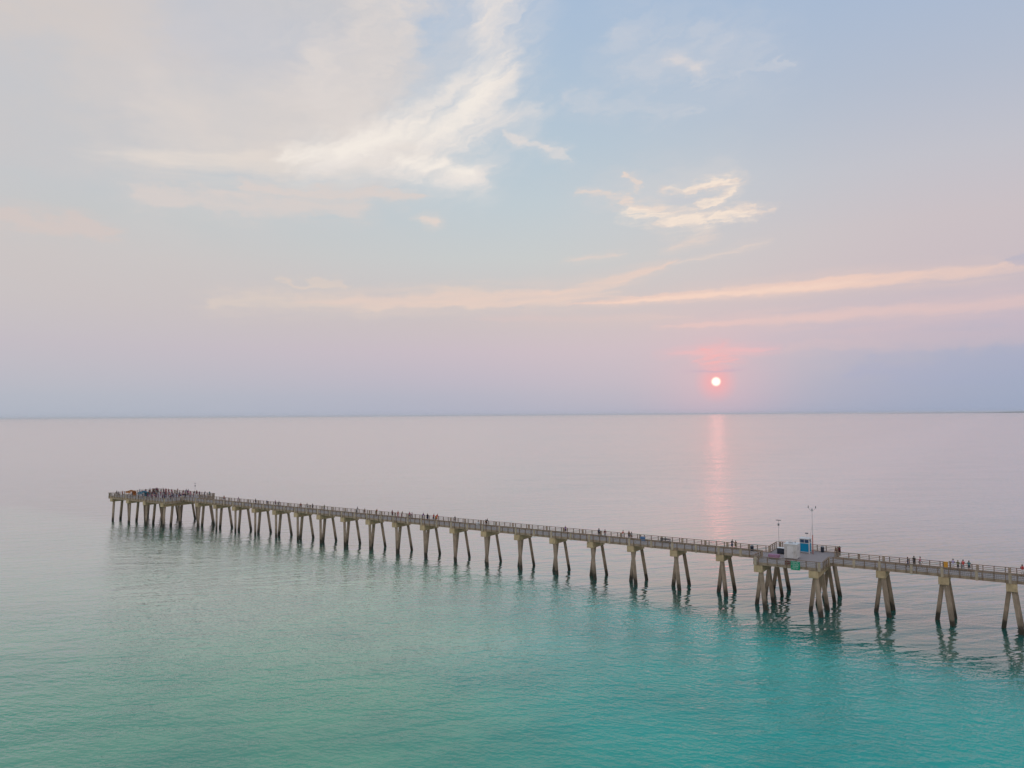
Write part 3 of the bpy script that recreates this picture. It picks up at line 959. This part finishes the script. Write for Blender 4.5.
    bpy.data.objects.remove(o)
    out.name = 'person'
    # slots: 0 skin, 1 top, 2 shorts, 3 lower leg, 4 shoes, 5 eyes
    bones = []
    for a, b in E:
        pa, pb = Vector(J[a][:3]), Vector(J[b][:3])
        k = a.rstrip('lr') if a[-1] in 'lr' and a not in ('collar',) else a
        kb = b.rstrip('lr') if b[-1] in 'lr' and b not in ('collar',) else b
        if a in ('pelvis',) and b == 'waist': sl = 6
        elif a in ('waist', 'chest') or kb == 'sh': sl = 1
        elif k == 'sh': sl = 7
        elif a == 'pelvis' or k == 'hip': sl = 2
        elif k in ('knee', 'calf'): sl = 3
        elif k == 'ankle': sl = 4
        else: sl = 0
        bones.append((pa, pb, sl))
    eyes = [Vector((s * 0.034, tor(1.63, 0.10), 1.64)) for s in (-1, 1)]
    for p in out.polygons:
        c = p.center; best = None
        for pa, pb, sl in bones:
            d = pb - pa; t = max(0, min(1, (c - pa).dot(d) / d.length_squared))
            q = (pa + d * t - c).length
            if best is None or q < best[0]: best = (q, sl, t)
        sl, t = best[1], best[2]
        if sl == 6: sl = 1 if t > 0.35 else 2
        if sl == 7: sl = 1 if t < 0.65 else 0
        p.material_index = sl
        p.use_smooth = True
    near = [min(out.polygons, key=lambda p: (p.center - e).length) for e in eyes]
    for p in near: p.material_index = 5
    # hair: a cap over the skull, open at the face
    bm = bmesh.new()
    bmesh.ops.create_icosphere(bm, subdivisions=3, radius=1.0)
    hc = Vector((0, tor(1.64, 0.005), 1.645))
    for v in bm.verts:
        v.co = Vector((v.co.x * 0.105, v.co.y * 0.115, v.co.z * 0.112)) + hc
    kill = [v for v in bm.verts if (v.co.y - hc.y > 0.035 and v.co.z < hc.z + 0.045) or v.co.z < hc.z - 0.075]
    bmesh.ops.delete(bm, geom=kill, context='VERTS')
    for f_ in bm.faces: f_.smooth = True
    hm = bpy.data.meshes.new('hair'); bm.to_mesh(hm); bm.free()
    for _ in range(6): out.materials.append(None)
    hm.materials.append(None)
    return out, hm


POSES = {k: person_mesh(k) for k in ('stand', 'walk', 'lean', 'hold')}
SKINS = [mat('skin', c, 0.6, 0.08, 6.0) for c in ((0.46, 0.27, 0.19), (0.30, 0.16, 0.10), (0.56, 0.36, 0.27))]
HAIRS = [mat('hair', c, 0.7, 0.2, 9.0) for c in ((0.03, 0.02, 0.015), (0.10, 0.06, 0.035), (0.28, 0.20, 0.11))]
EYE = mat('eye', (0.02, 0.02, 0.02), 0.3, 0.05, 5.0)
SHOE = mat('shoe', (0.10, 0.09, 0.09), 0.8, 0.2, 5.0)
CLOTH = {}
CL = {'black': (0.025, 0.025, 0.03), 'charcoal': (0.06, 0.06, 0.07), 'navy': (0.02, 0.03, 0.10), 'white': (0.70, 0.69, 0.68), 'grey': (0.26, 0.26, 0.27),
      'red': (0.48, 0.05, 0.05), 'bright red': (0.62, 0.05, 0.04), 'maroon': (0.16, 0.02, 0.035), 'crimson': (0.36, 0.03, 0.08), 'salmon': (0.60, 0.24, 0.18),
      'pink': (0.58, 0.26, 0.32), 'plum': (0.15, 0.04, 0.12), 'purple': (0.20, 0.08, 0.26), 'lavender': (0.44, 0.38, 0.58), 'olive': (0.14, 0.14, 0.05),
      'brown': (0.17, 0.09, 0.05), 'orange': (0.62, 0.24, 0.05), 'teal': (0.03, 0.18, 0.20), 'blue': (0.06, 0.16, 0.42), 'yellow': (0.60, 0.46, 0.10), 'brick': (0.34, 0.11, 0.07), 'mauve': (0.34, 0.19, 0.28)}


def cloth(n):
    if n not in CLOTH: CLOTH[n] = mat(n.replace(' ', '_') + '_cloth', CL[n], 0.9, 0.15, 8.0)
    return CLOTH[n]


rnd = random.Random(11)


def person(a, c, top, bottom, pose, face, label, group):
    me, hm = POSES[pose]
    o = bpy.data.objects.new('person', me); COL.objects.link(o)
    skin = rnd.choice(SKINS)
    trousers = rnd.random() < 0.5
    ms_ = (skin, cloth(top), cloth(bottom), cloth(bottom) if trousers else skin, SHOE, EYE)
    for sl, m_ in zip(o.material_slots, ms_): sl.link = 'OBJECT'; sl.material = m_
    o.location = W(a, c, DECK + 0.003)
    # face is an angle in the pier frame: 0 looks across the pier away from the near railing
    o.rotation_euler.z = RZ + face
    k = rnd.uniform(0.95, 1.05); o.scale = (k, k, k)
    h = bpy.data.objects.new('hair', hm); COL.objects.link(h); h.parent = o
    h.material_slots[0].link = 'OBJECT'; h.material_slots[0].material = rnd.choice(HAIRS)
    tag(o, label, 'person', group)
    return o


G1 = 'people along the pier walkway'
PEOPLE = [
    # along, across, top, bottom, pose, facing, place
    (-0.53, 1.9, 'red', 'white', 'lean', 0.0, 'at the far railing beside the right frame edge'),
    (6.44, 1.85, 'teal', 'black', 'stand', 0.2, 'at the far railing, rightmost of the orange cabinet group'),
    (7.25, 1.9, 'bright red', 'grey', 'lean', 0.0, 'leaning on the far railing right of the orange cabinet'),
    (7.93, 1.7, 'olive', 'charcoal', 'hold', 0.3, 'in the group just right of the orange cabinet'),
    (8.62, 1.9, 'lavender', 'white', 'lean', 0.0, 'nearest on the right of the orange cabinet'),
    (13.25, 1.6, 'pink', 'grey', 'walk', -1.5, 'beside a person in black left of the orange cabinet'),
    (14.12, 1.8, 'black', 'charcoal', 'stand', 0.4, 'at the far railing left of the orange cabinet'),
    (14.9, 0.6, 'charcoal', 'navy', 'walk', 1.5, 'on the walkway left of the orange cabinet'),
    (26.0, 5.0, 'maroon', 'black', 'stand', -0.6, 'in the right far corner of the mid-pier platform'),
    (26.3, 3.6, 'brown', 'charcoal', 'stand', 0.3, 'standing on the right side of the mid-pier platform'),
    (43.26, 1.5, 'brown', 'olive', 'stand', 0.5, 'just left of the mid-pier platform by the far railing'),
    (44.1, 1.8, 'charcoal', 'navy', 'lean', 0.0, 'leaning on the railing just left of mid-pier platform'),
    (64.2, 1.5, 'grey', 'brown', 'stand', 0.3, 'right one of a pair left of the dark bench'),
    (64.9, 1.9, 'brown', 'charcoal', 'stand', -0.2, 'left one of a pair left of the dark bench'),
    (66.35, 1.7, 'salmon', 'white', 'lean', 0.0, 'leaning on the far railing left of the dark bench'),
    (70.05, 1.5, 'maroon', 'grey', 'stand', 0.6, 'close to the right of a person in navy'),
    (71.65, 1.9, 'navy', 'black', 'stand', 0.2, 'alone at the far railing right of picture centre'),
    (79.46, 1.7, 'purple', 'charcoal', 'stand', 0.0, 'alone on the walkway near the picture centre'),
    (99.62, 0.9, 'brown', 'black', 'walk', 1.5, 'walking beside a person in charcoal left of centre'),
    (100.18, 1.8, 'charcoal', 'black', 'lean', 0.0, 'at the far railing beside one in brown'),
    (109.25, 1.9, 'black', 'charcoal', 'stand', 0.1, 'alone left of the white cooler box'),
    (114.07, 0.8, 'orange', 'brown', 'walk', -1.5, 'walking at the right end of the middle group'),
    (114.83, 1.8, 'bright red', 'red', 'lean', 0.0, 'right one of two in red in the middle group'),
    (115.91, 1.9, 'red', 'charcoal', 'lean', 0.0, 'left one of two in red in the middle group'),
    (117.0, 1.2, 'black', 'navy', 'stand', 1.0, 'between those in red and navy in the middle group'),
    (117.62, 1.8, 'navy', 'black', 'hold', 0.2, 'beside a person in black in the middle group'),
    (119.19, 1.8, 'purple', 'grey', 'lean', 0.0, 'leaning on the far railing in the middle group'),
    (122.37, 1.7, 'plum', 'black', 'stand', -0.4, 'right of one in crimson near the middle group'),
    (123.34, 1.9, 'crimson', 'charcoal', 'stand', 0.3, 'standing tall left of the middle group'),
    (125.95, 1.7, 'brown', 'maroon', 'lean', 0.0, 'leaning on the far railing right of a person in salmon'),
    (127.1, 1.9, 'salmon', 'pink', 'stand', 0.2, 'standing right of a person in maroon'),
    (128.93, 1.8, 'maroon', 'charcoal', 'stand', 0.0, 'standing left of a person in salmon'),
    (133.51, 0.9, 'olive', 'brown', 'walk', 1.5, 'walking past a person in red'),
    (134.54, 1.9, 'red', 'maroon', 'lean', 0.0, 'at the far railing near a person in olive'),
    (138.21, 1.6, 'brown', 'brown', 'stand', 0.0, 'alone on the left half, right of one in grey'),
    (141.42, 1.8, 'grey', 'charcoal', 'lean', 0.0, 'alone on the left half of the walkway'),
    (153.33, 1.8, 'olive', 'charcoal', 'hold', 0.2, 'on the left half, right of two in dark tops'),
    (158.01, 1.9, 'charcoal', 'black', 'stand', 0.3, 'right one of two in dark tops on the left half'),
    (160.2, 1.9, 'black', 'black', 'stand', -0.2, 'left one of two in dark tops on the left half'),
    (162.41, 1.6, 'brick', 'grey', 'stand', 0.2, 'just left of two in dark tops on the left half'),
    (171.11, 1.3, 'grey', 'navy', 'walk', -1.5, 'walking right of a person in plum toward the far end'),
    (173.24, 1.8, 'plum', 'charcoal', 'stand', 0.1, 'at the far railing toward the far end'),
    (175.83, 1.0, 'navy', 'black', 'walk', 1.5, 'walking left of a person in plum toward the far end'),
    (182.02, 1.9, 'black', 'navy', 'stand', 0.0, 'standing alone toward the far end'),
    (190.27, 1.6, 'mauve', 'grey', 'lean', 0.0, 'leaning on the far railing toward the far end'),
    (196.45, 1.7, 'brick', 'black', 'stand', 0.3, 'nearest the far end platform on the walkway'),
]
for a, c, top, bottom, pose, face, place in PEOPLE:
    if pose == 'lean': c = 1.98
    person(a, c, top, bottom, pose, face, f'person in {"an" if top[0] in "aeiou" else "a"} {top} top {place}', G1)

G2 = 'people crowding the far end platform'
PAL = ['maroon', 'plum', 'crimson', 'charcoal', 'pink', 'navy', 'mauve', 'maroon', 'plum', 'brick', 'black']
spots = []
tries = 0
while len(spots) < 88 and tries < 4000:
    tries += 1
    a = 213 + 26.5 * rnd.random() ** 1.25
    c = rnd.uniform(-7.4, 7.6)
    if any((a - p) ** 2 + (c - q) ** 2 < 0.8 for p, q in spots): continue
    if 228.5 < a < 238.5 and -6.5 < c < -1.5: continue
    if abs(a - 214.4) < 0.8 and abs(c - 4) < 0.8: continue
    spots.append((a, c))
for i, (a, c) in enumerate(spots):
    top = PAL[i % len(PAL)]
    edge = c > 6.8
    person(a, 7.72 if edge else c, top, rnd.choice(['black', 'charcoal', 'navy', 'grey', 'brown', 'white']), 'lean' if edge else rnd.choice(['stand', 'stand', 'hold', 'walk']),
           0.0 if edge else rnd.uniform(-1.2, 1.2), f'person in a {top} top in the dense crowd on the far end platform', G2)
for a, c, top, place in ((240.6, -6.6, 'black', 'at the outer left corner of the far end platform'), (238.4, -7.3, 'charcoal', 'by the near railing left of the orange shelter'),
                         (239.6, 0.5, 'blue', 'behind and left of the orange shelter'), (240.4, 4.5, 'white', 'at the outer edge of the far end platform'),
                         (227.2, -6.9, 'teal', 'right of the teal shelter at the near railing'), (211.6, 7.2, 'teal', 'in the inner far corner of the far end platform')):
    person(a, c, top, 'black', 'stand', rnd.uniform(-0.6, 0.6), f'person in a {top} top {place}', G2)

# low wooded headland on the horizon, far right
R0 = 26000.0
bm = bmesh.new()
prev = None
N = 90
hr = random.Random(3)
for i in range(N + 1):
    az = rad(24 + 30 * i / N)
    f_ = min(1.0, i / 30.0)
    h = 16 * f_ + 42 * max(0, min(1, (i - 26) / 14.0)) + hr.uniform(-3, 3) * f_
    h = max(h, 0.8)
    row = []
    for r_, z in ((R0, -0.5), (R0 + 60, h * 0.8), (R0 + 500, h), (R0 + 1600, -0.5)):
        row.append(bm.verts.new((r_ * math.sin(az), r_ * math.cos(az), z)))
    if prev:
        for k in range(3): bm.faces.new((prev[k], row[k], row[k + 1], prev[k + 1]))
    prev = row
bmesh.ops.recalc_face_normals(bm, faces=bm.faces)
me = bpy.data.meshes.new('headland'); bm.to_mesh(me); bm.free()
me.materials.append(mat('woodland', (0.07, 0.10, 0.07), 0.9, 0.3, 0.01))
o = bpy.data.objects.new('headland', me); COL.objects.link(o)
tag(o, kind='structure')

# ------------------------------------------------------------------ sea haze: one closed box of even pale air
HAZE = 3.0e-5
if HAZE:
    o = MB().box(-62000, 62000, -62000, 62000, -3.0, 60.0)
    hm = bpy.data.materials.new('haze'); hm.use_nodes = True
    nt = hm.node_tree
    for n in list(nt.nodes):
        if n.type != 'OUTPUT_MATERIAL': nt.nodes.remove(n)
    vo = nt.nodes.new('ShaderNodeVolumePrincipled')
    vo.inputs['Color'].default_value = (0.97, 0.97, 1.0, 1)
    vo.inputs['Anisotropy'].default_value = 0.7
    vo.inputs['Density'].default_value = HAZE
    nt.links.new(vo.outputs[0], [n for n in nt.nodes if n.type == 'OUTPUT_MATERIAL'][0].inputs['Volume'])
    o = o.build('haze', hm)
    tag(o, kind='stuff')
